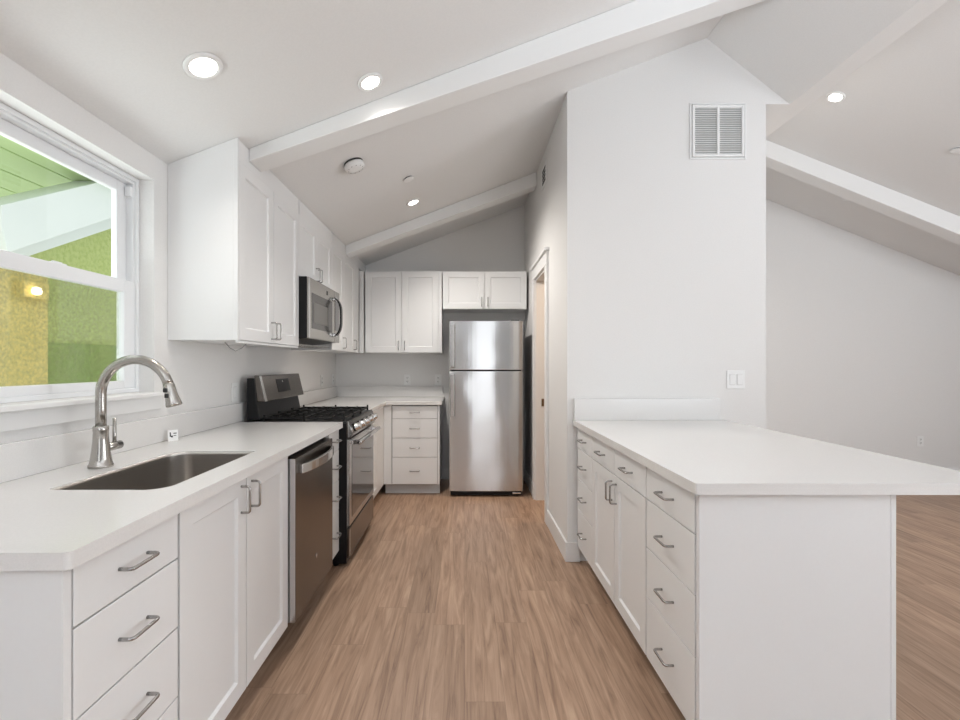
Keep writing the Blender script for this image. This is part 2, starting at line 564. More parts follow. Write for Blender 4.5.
MB().prism([(3.3, 1.864), (5.4, 3.03), (5.4, 3.4), (3.3, 2.2)], -3.749, -3.70, 'x').build('frieze_board', M['fascia'], nh, .004, mtx=mx)
rk = MB().prism([(3.36, 2.29), (3.41, 2.105), (4.60, 2.79), (5.6, 3.36), (5.6, 3.75), (3.36, 2.44)], -3.69, -3.4, 'x')
rk.build('rake_board', M['fascia'], nh, .004, mtx=mx)
so = MB()
for i in range(7):
    x1 = -3.28 - i * .42
    so.box(x1 - .41, x1, 1.6, 6.5, 3.0, 3.03)
so.build('soffit', M['soffit'], nh, .008, mtx=mx)


# ------------------------------------------------------------------ cabinet kit (local x: along the front, y: into it, z: up)
def arc_path(corners, r, n=5):
    """polyline with rounded corners"""
    P = [Vector(p) for p in corners]
    out = [P[0]]
    for i in range(1, len(P) - 1):
        a = (P[i - 1] - P[i]).normalized(); b = (P[i + 1] - P[i]).normalized()
        s, e = P[i] + a * r, P[i] + b * r
        for k in range(n + 1):
            t = k / n
            out.append((s * (1 - t) + P[i] * t) * (1 - t) + (P[i] * (1 - t) + e * t) * t)
    out.append(P[-1])
    return out


def pull(parent, cx, cz, vert, ln=.092, y=0.0):
    h = ln / 2; o = .031
    if vert:
        c = [(cx, y, cz - h), (cx, y - o, cz - h), (cx, y - o, cz + h), (cx, y, cz + h)]
    else:
        c = [(cx - h, y, cz), (cx - h, y - o, cz), (cx + h, y - o, cz), (cx + h, y, cz)]
    return MB().tube(arc_path(c, .012), .0044, 10).build('handle', M['pull'], parent)


def slab(parent, name, x0, x1, z0, z1, hcx=None, hcz=None):
    g = .0021
    o = MB().box(x0 + g, x1 - g, 0, .019, z0 + g, z1 - g).build(name, M['cab'], parent, .0015)
    pull(o, (x0 + x1) / 2 if hcx is None else hcx, (z0 + z1) / 2 if hcz is None else hcz, False)
    return o


def shaker(parent, x0, x1, z0, z1, hx=None, hz=None, fw=.058, ln=.092):
    g = .0024
    x0 += g; x1 -= g; z0 += g; z1 -= g
    mb = MB()
    xs = (x0, x0 + fw, x1 - fw, x1); zs = (z0, z0 + fw, z1 - fw, z1)
    i = .007; d = .009
    q = [(x0, z0), (x1, z0), (x1, z1), (x0, z1)]
    a = [(xs[1], zs[1]), (xs[2], zs[1]), (xs[2], zs[2]), (xs[1], zs[2])]
    b = [(xs[1] + i, zs[1] + i), (xs[2] - i, zs[1] + i), (xs[2] - i, zs[2] - i), (xs[1] + i, zs[2] - i)]
    vs = [(x, .019, z) for x, z in q] + [(x, 0, z) for x, z in q] + [(x, 0, z) for x, z in a] + [(x, d, z) for x, z in b]
    fs = [(0, 3, 2, 1)]
    for k in range(4):
        n = (k + 1) % 4
        fs += [(k, n, 4 + n, 4 + k), (4 + k, 4 + n, 8 + n, 8 + k), (8 + k, 8 + n, 12 + n, 12 + k)]
    fs.append((12, 13, 14, 15))
    mb.add(vs, fs)
    o = mb.build('door', M['cab'], parent)
    if hx is not None:
        pull(o, hx, hz, True, ln)
    return o


TK = .11; CT = .878      # toe kick height, top of base cabinets


def base_cabinet(name, loc, rz, w, depth, label, end_left=False, end_right=False, toe=True, group=None):
    e = empty(name, loc, rz, label, 'cabinet', group)
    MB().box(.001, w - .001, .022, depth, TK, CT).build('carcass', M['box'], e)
    if toe:
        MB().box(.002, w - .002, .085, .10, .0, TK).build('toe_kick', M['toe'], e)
    return e


HL, HR = PI / 2, -PI / 2
XFL = -.785
DEP = .635
# --- left run, starting nearest the camera
c = base_cabinet('drawer_cabinet', (XFL, .915, 0), HL, 1.2575 - .915, DEP, 'white drawer base cabinet at the near end of the sink counter')
w = 1.2575 - .915
MB().box(-.0205, -.0005, .0, DEP, 0, CT).build('end_panel', M['cab'], c, .001)
for z0, z1 in ((.745, .875), (.556, .745), (.366, .556), (TK, .366)):
    slab(c, 'drawer', .002, w - .002, z0, z1)
c = base_cabinet('sink_cabinet', (XFL, 1.2575, 0), HL, .778, DEP, 'white two-door base cabinet under the stainless sink')
c.children[0].data.name = 'carcass'
# open-topped carcass so that the bowl fits
o = [k for k in c.children if k.name.startswith('carcass')][0]
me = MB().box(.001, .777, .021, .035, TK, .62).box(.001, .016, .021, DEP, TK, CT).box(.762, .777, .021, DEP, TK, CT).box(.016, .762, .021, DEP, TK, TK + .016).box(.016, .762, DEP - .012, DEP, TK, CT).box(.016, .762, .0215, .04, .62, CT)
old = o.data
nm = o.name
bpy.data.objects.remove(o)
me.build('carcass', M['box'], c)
shaker(c, .002, .389, TK, .875, .350, .800)
shaker(c, .389, .776, TK, .875, .428, .800)

# dishwasher
dw = empty('dishwasher', (XFL, 2.0385, 0), HL, 'dark stainless dishwasher between sink cabinet and narrow drawers', 'dishwasher')
MB().box(.004, .598, .03, .60, .10, .872).build('body', M['black'], dw)
MB().box(.02, .58, .09, .11, .0, .10).build('toe_kick', M['black'], dw)
o = MB().box(.006, .580, -.030, .03, .118, .852).build('door', M['steel_dark'], dw, .004)
MB().box(.0052, .0105, -.0285, .028, .119, .851).build('edge_trim', M['steel'], o)
pts = []
hw = .245
hb = MB()
n = 14
vs = []
for i in range(n + 1):
    t = -1 + 2 * i / n
    x = .293 + hw * t
    y = -.036 - .034 * (1 - t * t) ** .8
    for dy, dz in ((-.011, -.021), (.006, -.021), (.006, .021), (-.011, .021)):
        vs.append((x, y + dy, 0.797 + dz))
fs = [(0, 1, 2, 3), tuple(n * 4 + k for k in (3, 2, 1, 0))]
for i in range(n):
    for k in range(4):
        fs.append((i * 4 + k, (i + 1) * 4 + k, (i + 1) * 4 + (k + 1) % 4, i * 4 + (k + 1) % 4))
hb.add(vs, fs)
hb.build('handle', M['steel'], o, .003)
MB().lathe([(.012, 0), (.012, .0015), (.010, .002), (0, .002)], 20, Matrix.Translation((.293, -.0301, .30)) @ Matrix.Rotation(PI / 2, 4, 'X')).build('emblem', M['chrome'], o)

c = base_cabinet('narrow_drawer_cabinet', (XFL, 2.6435, 0), HL, .2185, DEP, 'narrow white drawer cabinet between dishwasher and range')
for z0, z1 in ((.745, .875), (.556, .745), (.366, .556), (TK, .366)):
    slab(c, 'drawer', .004, .215, z0, z1, .12)

c = base_cabinet('corner_cabinet', (XFL, 3.634, 0), HL, .80, DEP, 'white corner base cabinet just beyond the range')
slab(c, 'drawer', .004, .50, .745, .875)
shaker(c, .004, .50, TK, .745, .045, .66)
MB().box(.502, .796, .0, .019, TK, .875).build('filler', M['cab'], c)

c = base_cabinet('drawer_cabinet', (-.784, 4.4342, 0), 0, .540, .63, 'white four-drawer base cabinet on the far wall left of refrigerator')
MB().box(.0, .074, .0, .019, TK, CT - .002).build('filler', M['cab'], c)
for z0, z1 in ((.745, .868), (.557, .745), (.372, .557), (TK, .372)):
    slab(c, 'drawer', .080, .520, z0, z1)
MB().box(.522, .5405, .0, .63, TK, CT).build('end_panel', M['cab'], c)


# --- countertops
def rounded(x0, x1, y0, y1, r, n=6):
    r = r if isinstance(r, (list, tuple)) else [r] * 4      # corners x0y0, x1y0, x1y1, x0y1
    out = []
    for (cx, cy, a, q) in ((x0, y0, PI, r[0]), (x1, y0, 1.5 * PI, r[1]), (x1, y1, 0, r[2]), (x0, y1, .5 * PI, r[3])):
        sx = 1 if cx == x0 else -1; sy = 1 if cy == y0 else -1
        if q < 1e-5:
            out.append((cx, cy)); continue
        for k in range(n + 1):
            t = a + k / n * PI / 2
            out.append((cx + sx * q + q * math.cos(t), cy + sy * q + q * math.sin(t)))
    return out


def slab_with_hole(name, outer, inner, z0, z1, material, parent=None, bevel=.003):
    bm = bmesh.new()
    def loop(pts):
        vs = [bm.verts.new((x, y, z1)) for x, y in pts]
        return [bm.edges.new((vs[i], vs[(i + 1) % len(vs)])) for i in range(len(vs))]
    es = loop(outer)
    if inner: es += loop(inner)
    r = bmesh.ops.triangle_fill(bm, edges=es, use_beauty=True, use_dissolve=False)
    fs = [g for g in r['geom'] if isinstance(g, bmesh.types.BMFace)]
    ex = bmesh.ops.extrude_face_region(bm, geom=fs)
    for v in (g for g in ex['geom'] if isinstance(g, bmesh.types.BMVert)):
        v.co.z = z0
    bmesh.ops.recalc_face_normals(bm, faces=bm.faces)
    me = bpy.data.meshes.new(name)
    bm.to_mesh(me); bm.free()
    me.materials.append(material)
    o = bpy.data.objects.new(name, me)
    C.objects.link(o)
    if parent: o.parent = parent
    b = o.modifiers.new('bevel', 'BEVEL')
    b.width = bevel; b.segments = 3; b.limit_method = 'ANGLE'; b.angle_limit = math.radians(60)
    return o


CZ0, CZ1 = .879, .914
XCL = -.76
SX0, SX1, SY0, SY1 = -1.205, -.868, 1.318, 1.905
hole = rounded(SX0, SX1, SY0, SY1, [.02, .06, .010, .08], 8)
ct = slab_with_hole('countertop', rounded(XW + .001, XCL, .880, 2.858, [0, .012, .004, 0]), hole, CZ0, CZ1, M['quartz'])
tag(ct, 'white quartz countertop around the sink on the left', 'countertop')
MB().box(XW + .001, -1.407, .880, 2.985, CZ1 + .0003, 1.03).build('backsplash', M['quartz'], ct, .002)
ct = slab_with_hole('countertop', [(XW + .001, 3.632), (XCL, 3.632), (XCL, 4.412), (-.222, 4.412), (-.222, YB - .001), (XW + .001, YB - .001)], None, CZ0, CZ1, M['quartz'])
tag(ct, 'white quartz corner countertop between range and refrigerator', 'countertop')
b_ = MB().box(XW + .001, -1.407, 3.632, YB - .021, CZ1 + .0003, 1.03).box(XW + .001, -.24, YB - .021, YB - .001, CZ1 + .0003, 1.03)
b_.build('backsplash', M['quartz'], ct, .002)

# --- sink
sk = empty('kitchen_sink', ((SX0 + SX1) / 2, (SY0 + SY1) / 2, .67), 0, 'stainless undermount sink set into the left countertop', 'sink')
mx = Matrix.Translation((-(SX0 + SX1) / 2, -(SY0 + SY1) / 2, -.67))
bm_ = MB()
rings = []
NB = 10
def rr(ins, z, r):
    return [(x, y, z) for x, y in rounded(SX0 - .006 + ins, SX1 + .006 - ins, SY0 - .006 + ins, SY1 + .006 - ins, [max(.004, q - .0015 - max(0, ins - .008) * .5) for q in (.02, .06, .010, .08)], 8)]
levels = [(.0075, .9105, .074), (.0075, .90, .074), (.008, .80, .072), (.010, .74, .07), (.013, .705, .068), (.024, .686, .064), (.042, .68, .05), (.12, .676, .03)]
for ins, z, r in levels:
    rings.append(rr(ins, z, r))
n = len(rings[0])
vs = [p for r in rings for p in r]
fs = [(i * n + k, i * n + (k + 1) % n, (i + 1) * n + (k + 1) % n, (i + 1) * n + k) for i in range(len(rings) - 1) for k in range(n)]
fs.append(tuple((len(rings) - 1) * n + k for k in range(n)))
bm_.add(vs, fs, True)
o = bm_.build('bowl', M['steel_sink'], sk, mtx=mx)
sd = o.modifiers.new('thick', 'SOLIDIFY'); sd.thickness = .001; sd.offset = 0
MB().lathe([(.045, .6765), (.045, .679), (.036, .6795), (.03, .677), (0, .6768)], 24, Matrix.Translation((-1.03, 1.62, 0))).build('drain', M['chrome'], sk, mtx=mx)

# --- faucet
fx, fy = -1.281, 1.612
fc = empty('kitchen_faucet', (fx, fy, CZ1), 0, 'brushed nickel gooseneck faucet standing behind the sink', 'faucet')
MB().lathe([(.037, .0003), (.037, .008), (.034, .012), (.031, .03), (.027, .06), (.024, .09), (.0225, .125), (.0235, .128), (.0235, .142), (.021, .145), (0, .146)], 28).build('base', M['nickel'], fc)
R = .1215
zc = 1.277 - (394 - 363.7) * fy / 458 - CZ1
pts = [(0, 0, .14), (0, 0, .2), (0, 0, zc - .02)]
for k in range(25):
    t = PI - k / 24 * (PI + math.radians(17) - 2 * math.radians(17) )
    pts.append((R + R * math.cos(t), 0, zc + R * math.sin(t)))
MB().tube(pts, .0165, 18).build('spout', M['nickel'], fc)
end = Vector(pts[-1]); dirv = (Vector(pts[-1]) - Vector(pts[-2])).normalized()
# spray head hangs from the end of the arch
hd_dir = Vector((.26, 0, -.966)).normalized()
q = hd_dir.to_track_quat('Z', 'Y').to_matrix().to_4x4()
mh = Matrix.Translation(end) @ q
sh = MB().lathe([(.0, -.004), (.0165, -.002), (.0185, .004), (.019, .03), (.021, .05), (.0255, .072), (.0255, .078), (.022, .081), (0, .081)], 26, mh).build('spray_head', M['nickel'], fc)
bt = MB()
for z in (.022, .042):
    mtb = mh @ Matrix.Translation((0, 0, z))
    loc = mtb @ Vector((0, 0, 0)) + Vector((-.004, -.019, 0))
    bt.box(loc.x - .007, loc.x + .007, loc.y - .004, loc.y + .004, loc.z - .0075, loc.z + .0075)
bt.build('spray_buttons', M['rubber'], sh, .002)
hv = MB().tube([(0, .018, .064), (0, .088, .064)], .0155, 18)
hl = hv.build('valve', M['nickel'], fc)
MB().tube([(0, .062, .07), (0, .062, .10), (0, .063, .165)], [.007, .0065, .006], 12).build('lever', M['nickel'], fc)

# small white card with dark marks behind the sink
cd = MB().box(-.022, .022, -.002, .002, .0, .052).build('card', M['white_label'], None, .0005)
tag(cd, 'small white card with dark marks leaning at the backsplash beside the sink', 'card')
cd.location = (-1.366, 2.145, CZ1 + .0005); cd.rotation_euler = (-.12, 0, .95)
mk = MB().box(-.014, -.009, -.0026, -.002, .022, .042).box(-.009, -.001, -.0026, -.002, .018, .026).box(.002, .016, -.0026, -.002, .034, .038).box(.002, .014, -.0026, -.002, .024, .027)
mk.build('printed_marks', M['slot'], cd)

# ------------------------------------------------------------------ gas range
gr = empty('gas_range', (-.737, 2.868, 0), HL, 'black and stainless gas range between the counters', 'range')
RW = .760; RD = .635
MB().box(.0, RW, .004, RD, .022, .905).build('body', M['black'], gr, .003)
for x in (.04, RW - .04):
    for y in (.08, RD - .06):
        MB().lathe([(.018, .0), (.018, .02), (.01, .022), (.01, .052), (0, .052)], 12, Matrix.Translation((x, y, 0))).build('foot', M['black'], gr)
o = MB().box(.004, RW - .004, -.014, .0035, .058, .242).build('storage_drawer', M['steel_dark'], gr, .004)
MB().box(.0045, .03, -.0148, -.012, .07, .235).build('edge_trim', M['steel'], o)
od = MB()
for a in ((.003, .075, .258, .800), (RW - .06, RW - .003, .258, .800), (.075, RW - .06, .258, .31), (.075, RW - .06, .755, .800)):
    od.box(a[0], a[1], -.016, .0035, a[2], a[3])
od = od.build('oven_door', M['steel'], gr, .002)
MB().box(.060, RW - .030, -.0175, -.008, .30, .760).build('glass', M['dglass'], od, .001)
MB().lathe([(.014, 0), (.014, .001), (.011, .0015), (0, .0015)], 20, Matrix.Translation((RW / 2, -.0162, .283)) @ Matrix.Rotation(PI / 2, 4, 'X')).build('emblem', M['chrome'], od)
hb = MB().tube([(.05, -.066, .775), (RW - .05, -.066, .775)], .0145, 14)
hb.box(.05, .085, -.066, -.0165, .762, .788).box(RW - .085, RW - .05, -.066, -.0165, .762, .788)
hb.build('handle', M['chrome'], od, .002)
# sloping control panel
cp = MB().prism([(-.022, .815), (.0035, .815), (.0035, .914), (-.004, .914), (-.034, .835)], .002, RW - .002, 'x')
cp = cp.build('control_panel', M['steel_dark'], gr, .003)
MB().prism([(-.023, .8145), (-.005, .8145), (-.005, .912), (-.006, .9135), (-.035, .8345)], .001, .02, 'x').build('edge_trim', M['steel'], cp)
nrm = Vector((0, -.080, .012)).normalized()
for i in range(5):
    kx = .105 + i * .1375
    q = Vector((0, -.944, .33)).normalized().to_track_quat('Z', 'Y').to_matrix().to_4x4()
    km = Matrix.Translation((kx, -.026, .866)) @ q
    k = MB().lathe([(.026, .0), (.026, .006), (.022, .010), (.0205, .034), (.018, .038), (0, .038)], 22, km)
    k.build('knob', M['chrome'], gr)
MB().box(.0, RW, .0045, RD - .07, .9055, .913).build('cooktop', M['black'], gr, .004)
for bx, by, rr_ in ((.18, .17, .045), (.18, .42, .036), (.38, .30, .05), (.58, .17, .04), (.58, .42, .045)):
    MB().lathe([(rr_, .9132), (rr_, .918), (rr_ * .8, .922), (rr_ * .8, .925), (0, .926)], 20, Matrix.Translation((bx, by, 0))).build('burner', M['iron'], gr)
for gx0, gx1 in ((.02, .262), (.266, .494), (.498, .74)):
    g = MB()
    zt = .940; zb = .929; t = .006
    y0, y1 = .022, .535
    for x in (gx0 + t, gx1 - t):
        g.box(x - t, x + t, y0, y1, zb, zt)
    for y in (y0 + t, (y0 + y1) / 2, y1 - t):
        g.box(gx0, gx1, y - t, y + t, zb, zt)
    xm = (gx0 + gx1) / 2
    g.box(xm - t, xm + t, y0, y1, zb, zt)
    for y in (y0 + .085, y0 + .165, y1 - .165, y1 - .085):
        g.box(gx0 + .002, gx0 + .08, y - t * .8, y + t * .8, zb, zt + .004)
        g.box(gx1 - .08, gx1 - .002, y - t * .8, y + t * .8, zb, zt + .004)
    for x in (gx0 + t, gx1 - t):
        for y in (y0 + t, y1 - t, (y0 + y1) / 2):
            g.box(x - t, x + t, y - t, y + t, .9132, zb)
            g.box(x - t * .9, x + t * .9, y - t, y + t, zt, zt + .014)
    g.build('grate', M['iron'], gr, .0015)
# backguard
bgd = MB().prism([(RD - .085, .922), (RD, .922), (RD, 1.185), (RD - .045, 1.185), (RD - .06, 1.04)], .012, RW - .03, 'x').build('backguard', M['black'], gr, .004)
bp_ = MB().prism([(RD - .115, 1.036), (RD - .06, 1.036), (RD - .04, 1.202), (RD - .075, 1.202)], .022, RW - .045, 'x')
bp_ = bp_.build('backguard_panel', M['steel_dark'], bgd, .005)
ang = math.atan2(.04, .166)
dm = Matrix.Translation((0, RD - .115, 1.036)) @ Matrix.Rotation(-ang, 4, 'X')
MB().box(.021, .05, -.0012, .0, .002, .168).build('edge_trim', M['steel'], bgd, mtx=dm)
dsp = MB().box(.255, .47, -.002, .0, .048, .140).build('display', M['black'], bgd, .001, mtx=dm)
MB().lathe([(.008, 0), (.008, .001), (0, .0012)], 16, dm @ Matrix.Translation((.355, -.002, .122)) @ Matrix.Rotation(PI / 2, 4, 'X')).build('emblem', M['chrome'], bgd)

# ------------------------------------------------------------------ wall cabinets, left wall (sloping tops follow the ceiling)
XU = -1.09; ZU = 1.3913; UD = -XU + XW; UD = abs(XW - XU) - .002


def upper(name, y0, w, z0, label, dz1=2.262, extra=0.0, lip=True):
    e = empty(name, (XU, y0, 0), HL, label, 'cabinet')
    def top(y): return CL(XU - y) - .002
    p = [(.021, z0), (UD, z0), (UD, top(UD)), (.021, top(.021))]
    MB().prism(p, .0005, w + extra - .0005, 'x').build('carcass', M['cab'], e)
    MB().box(.0182, w + extra - .0005, .003, .020, dz1 + .001, top(.003) - .003).build('filler', M['cab'], e)
    return e


c = upper('wall_cabinet', 2.198, .812, ZU, 'tall white two-door wall cabinet beside the window')
shaker(c, .018, .413, ZU, 2.262, .385, 1.462)
shaker(c, .413, .811, ZU, 2.262, .441, 1.462)
MB().prism([(.0, ZU), (.0205, ZU), (.0205, CL(XU - .0205) - .003), (.0, CL(XU) - .003)], .0005, .0175, 'x').build('end_panel', M['cab'], c)
MB().box(.018, .811, .004, .02, ZU - .012, ZU - .0005).build('light_rail', M['cab'], c)
MB().tube([(.245, .19, ZU), (.252, .165, ZU - .03), (.26, .14, ZU - .046), (.268, .11, ZU - .03), (.275, .085, ZU - .001)], .0025, 8).build('cable', M['cable'], c)

c = upper('wall_cabinet', 3.011, .745, 1.858, 'short white two-door cabinet above the microwave')
shaker(c, .0, .372, 1.858, 2.262, .345, 1.928, ln=.092)
shaker(c, .372, .744, 1.858, 2.262, .400, 1.928, ln=.092)

c = upper('wall_cabinet', 3.757, .95, ZU, 'tall white two-door wall cabinet right of the microwave', extra=.345)
shaker(c, .0, .375, ZU, 2.262, .340, 1.462)
shaker(c, .375, .775, ZU, 2.262, .738, 1.462)
MB().box(.777, .945, .0, .019, ZU, 2.262).build('stile', M['cab'], c)


# wall cabinets on the far wall
def far_upper(x0, x1, z0, label, hz, extra=.0):
    w = x1 - x0
    e = empty('wall_cabinet', (x0, 4.7239, 0), 0, label, 'cabinet')
    MB().box(.0005, w + extra, .021, YB - 4.7239 - .001, z0, 2.2315).build('carcass', M['cab'], e)
    if extra: MB().box(w + .001, w + extra, .002, .0205, z0, 2.2315).build('stile', M['cab'], e)
    if x0 < -1: MB().box(-.059, -.014, .0, .02, z0, 2.2315).build('corner_filler', M['cab'], e)
    shaker(e, .0, w / 2, z0, 2.2315, w / 2 - .032, hz)
    shaker(e, w / 2, w, z0, 2.2315, w / 2 + .032, hz)
    return e


far_upper(-1.028, -.272, ZU, 'tall white two-door wall cabinet on far wall left of refrigerator', 1.465, .035)
far_upper(-.228, .640, 1.8415, 'short white two-door cabinet above the refrigerator', 1.915)

# ------------------------------------------------------------------ microwave
mw = empty('microwave', (-1.03, 3.016, 1.44), HL, 'stainless over-the-range microwave under the short left cabinet', 'microwave')
MWW = .734
MB().prism([(.0105, .008), (.39, -.03), (.39, .414), (.0105, .414)], .0, MWW, 'x').build('body', M['black'], mw, .003)
o = MB().box(.0, MWW * .80, -.004, .010, .006, .412).build('door', M['steel_mid'], mw, .004)
MB().box(.0005, .022, -.0048, -.002, .012, .406).build('edge_trim', M['steel'], o)
MB().box(.055, MWW * .72, -.0055, -.002, .075, .315).build('window', M['mwglass'], o, .001)
MB().box(.095, MWW * .55, -.0062, -.0055, .115, .255).build('viewing_mesh', M['mwmesh'], o)
MB().box(.385, .412, -.0052, -.003, .348, .378).build('emblem', M['slot'], o)
p_ = MB().box(MWW * .805, MWW, -.004, .010, .006, .412).build('control_panel', M['steel_mid'], mw, .004)
MB().box(MWW * .825, MWW * .975, -.0055, -.003, .10, .36).build('keypad', M['dglass'], p_, .001)
hx = MWW * .765
h_ = MB()
n = 12
vs = []
for i in range(n + 1):
    t = -1 + 2 * i / n
    y = -.020 - .045 * (1 - t ** 4)
    for dx, dy in ((-.026, .006), (-.020, -.006), (.020, -.006), (.026, .006)):
        vs.append((hx + dx, y + dy, .2 + .15 * t))
fs = [(0, 1, 2, 3), tuple(n * 4 + k for k in (3, 2, 1, 0))]
for i in range(n):
    for k in range(4):
        fs.append((i * 4 + k, (i + 1) * 4 + k, (i + 1) * 4 + (k + 1) % 4, i * 4 + (k + 1) % 4))
h_.add(vs, fs)
h_ = h_.build('handle', M['black'], o, .003)
for z in (.046, .326):
    MB().box(hx - .022, hx + .022, -.030, -.0045, z, z + .028).build('handle_mount', M['chrome'], h_, .004)
gv = MB()
for i in range(7):
    gv.box(.03, MWW - .03, .07 + i * .03, .085 + i * .03, -.035 + .0, -.03)
gv.build('vent_grille', M['steel_mid'], mw, mtx=None)

# ------------------------------------------------------------------ refrigerator
rf = empty('refrigerator', (-.1477, 4.384, 0), 0, 'stainless top-freezer refrigerator at the end of the aisle', 'refrigerator')
FW = .7053
MB().box(.004, FW - .004, .075, .665, .03, 1.672).build('body', M['fridgeside'], rf, .004)
MB().box(.01, FW - .01, .03, .10, .012, .052).build('base_grille', M['black'], rf, .002)
for x in (.05, FW - .05):
    for y in (.10, .60):
        MB().lathe([(.02, 0), (.02, .015), (.012, .018), (.012, .04), (0, .04)], 12, Matrix.Translation((x, y, 0))).build('foot', M['black'], rf)


def fdoor(name, z0, z1):
    """gently bowed door front"""
    n = 16
    P = []
    for i in range(n + 1):
        t = -1 + 2 * i / n
        y = .007 * (abs(t) ** 2.4)
        P.append((FW * (i / n), y))
    P = P + [(FW, .068), (0, .068)]
    m = MB().prism(P, z0, z1, 'z')
    o = m.build(name, M['steel'], rf, .004)
    return o


def fhandle(parent, z0, z1, zfoot_lo, zfoot_hi):
    h = MB()
    h.prism([(.012, -.046), (.05, -.046), (.054, -.036), (.008, -.036)], z0, z1, 'z')
    for za in (zfoot_lo, zfoot_hi):
        h.box(.018, .044, -.037, .006, za, za + .05)
    return h.build('handle', M['steel'], parent, .004)


d_ = fdoor('freezer_door', 1.218, 1.688)
fhandle(d_, 1.245, 1.655, 1.25, 1.60)
d_ = fdoor('refrigerator_door', .055, 1.206)
fhandle(d_, .775, 1.18, .79, 1.12)
MB().lathe([(.008, 0), (.008, .0012), (0, .0015)], 14, Matrix.Translation((FW - .06, .009, .86)) @ Matrix.Rotation(PI / 2, 4, 'X')).build('emblem', M['slot'], d_)
MB().box(.02, FW - .02, .02, .07, 1.206, 1.218).build('gasket', M['rubber'], rf)
MB().box(FW - .11, FW - .03, .02, .12, 1.688, 1.70).build('hinge_cover', M['fridgeside'], rf, .003)
MB().box(FW - .10, FW - .02, .0, .03, .030, .044).build('lower_hinge', M['chrome'], rf, .002)

# ------------------------------------------------------------------ peninsula
XFR = .7233
PD = .60
Y0, Y1, Y2, Y3 = 1.435, 1.8275, 2.6027, YP - .018
# nearest stack
w = Y1 - Y0
c = base_cabinet('drawer_cabinet', (XFR, Y1, 0), HR, w, PD, 'white four-drawer cabinet at the near end of the peninsula')
for z0, z1 in ((.740, .872), (.548, .740), (.352, .548), (TK, .352)):
    slab(c, 'drawer', .002, w - .004, z0, z1)
MB().box(w, w + .019, .002, 1.3345 - XFR - .017, .0, CT).box(w - .02, w + .019, 1.3345 - XFR - .016, 1.3345 - XFR, .0, CT).build('end_panel', M['cab'], c, .001)
w = Y2 - Y1
c = base_cabinet('door_cabinet', (XFR, Y2, 0), HR, w, PD, 'white peninsula cabinet with two drawers above two doors')
slab(c, 'drawer', .002, w / 2, .740, .872)
slab(c, 'drawer', w / 2, w - .002, .740, .872)
shaker(c, .002, w / 2, TK, .740, w / 2 - .032, .655)
shaker(c, w / 2, w - .002, TK, .740, w / 2 + .032, .655)
w = Y3 - Y2
c = base_cabinet('drawer_cabinet', (XFR, Y3, 0), HR, w, PD, 'white four-drawer peninsula cabinet against the front wall')
for z0, z1 in ((.740, .872), (.548, .740), (.352, .548), (TK, .352)):
    slab(c, 'drawer', .004, w - .002, z0, z1)
ct = slab_with_hole('countertop', rounded(.6996, 1.677, 1.3888, YP - .001, [.006, .006, 0, 0]), None, CZ0, CZ1, M['quartz'])
tag(ct, 'broad white quartz countertop of the peninsula', 'countertop')
MB().box(.705, 1.64, YP - .021, YP - .001, CZ1 + .0003, 1.052).build('backsplash', M['quartz'], ct, .002)


# ------------------------------------------------------------------ switches, outlets, vents
def plate(name, loc, rz, w, h, label, cat, group=None):
    e = empty(name, loc, rz, label, cat, group)
    MB().box(-w / 2, w / 2, -.006, -.0006, -h / 2, h / 2).build('cover_plate', M['plastic'], e, .002)
    return e


def outlet(loc, rz, label):
    e = plate('outlet', loc, rz, .072, .116, label, 'outlet')
    for z in (-.02, .02):
        o = MB().lathe([(.0165, 0), (.0165, .002), (.015, .003), (0, .003)], 20, Matrix.Translation((0, -.006, z)) @ Matrix.Rotation(PI / 2, 4, 'X')).build('socket', M['plastic'], e)
        MB().box(-.0075, -.0045, -.0098, -.0088, z - .002, z + .008).box(.0045, .0075, -.0098, -.0088, z - .002, z + .008).box(-.002, .002, -.0098, -.0088, z - .011, z - .006).build('slots', M['slot'], o)
    return e


def switch(loc, rz, w, n, label):
    e = plate('light_switch', loc, rz, w, .118, label, 'switch')
    for i in range(n):
        x = (i - (n - 1) / 2) * .046
        MB().prism([(-.006, -.033), (-.0085, -.033), (-.011, .033), (-.006, .033)], x - .0165, x + .0165, 'x').build('rocker', M['plastic'], e, .001)
        MB().box(x - .0185, x + .0185, -.0064, -.0058, -.0355, .0355).build('rocker_gap_shade', M['toe'], e)  # grey outline puts the shadow around the rocker into the colour
    return e


switch((XW, 2.834, 1.10), HL, .074, 1, 'single white wall plate between window cabinet and range')
outlet((XW, 4.56, 1.11), HL, 'white outlet on left wall beyond the range')
outlet((XW, 4.95, 1.11), HL, 'white outlet on left wall next to the far corner')
outlet((-.634, YB, 1.10), 0, 'white outlet centred above the far backsplash')
outlet((-.295, YB, 1.10), 0, 'white outlet on far wall beside the refrigerator niche')
outlet((5.04, YB, .42), 0, 'white outlet low on the far living room wall')
switch((1.752, YP, 1.175), 0, .116, 2, 'double white rocker switch on the wall above the peninsula')

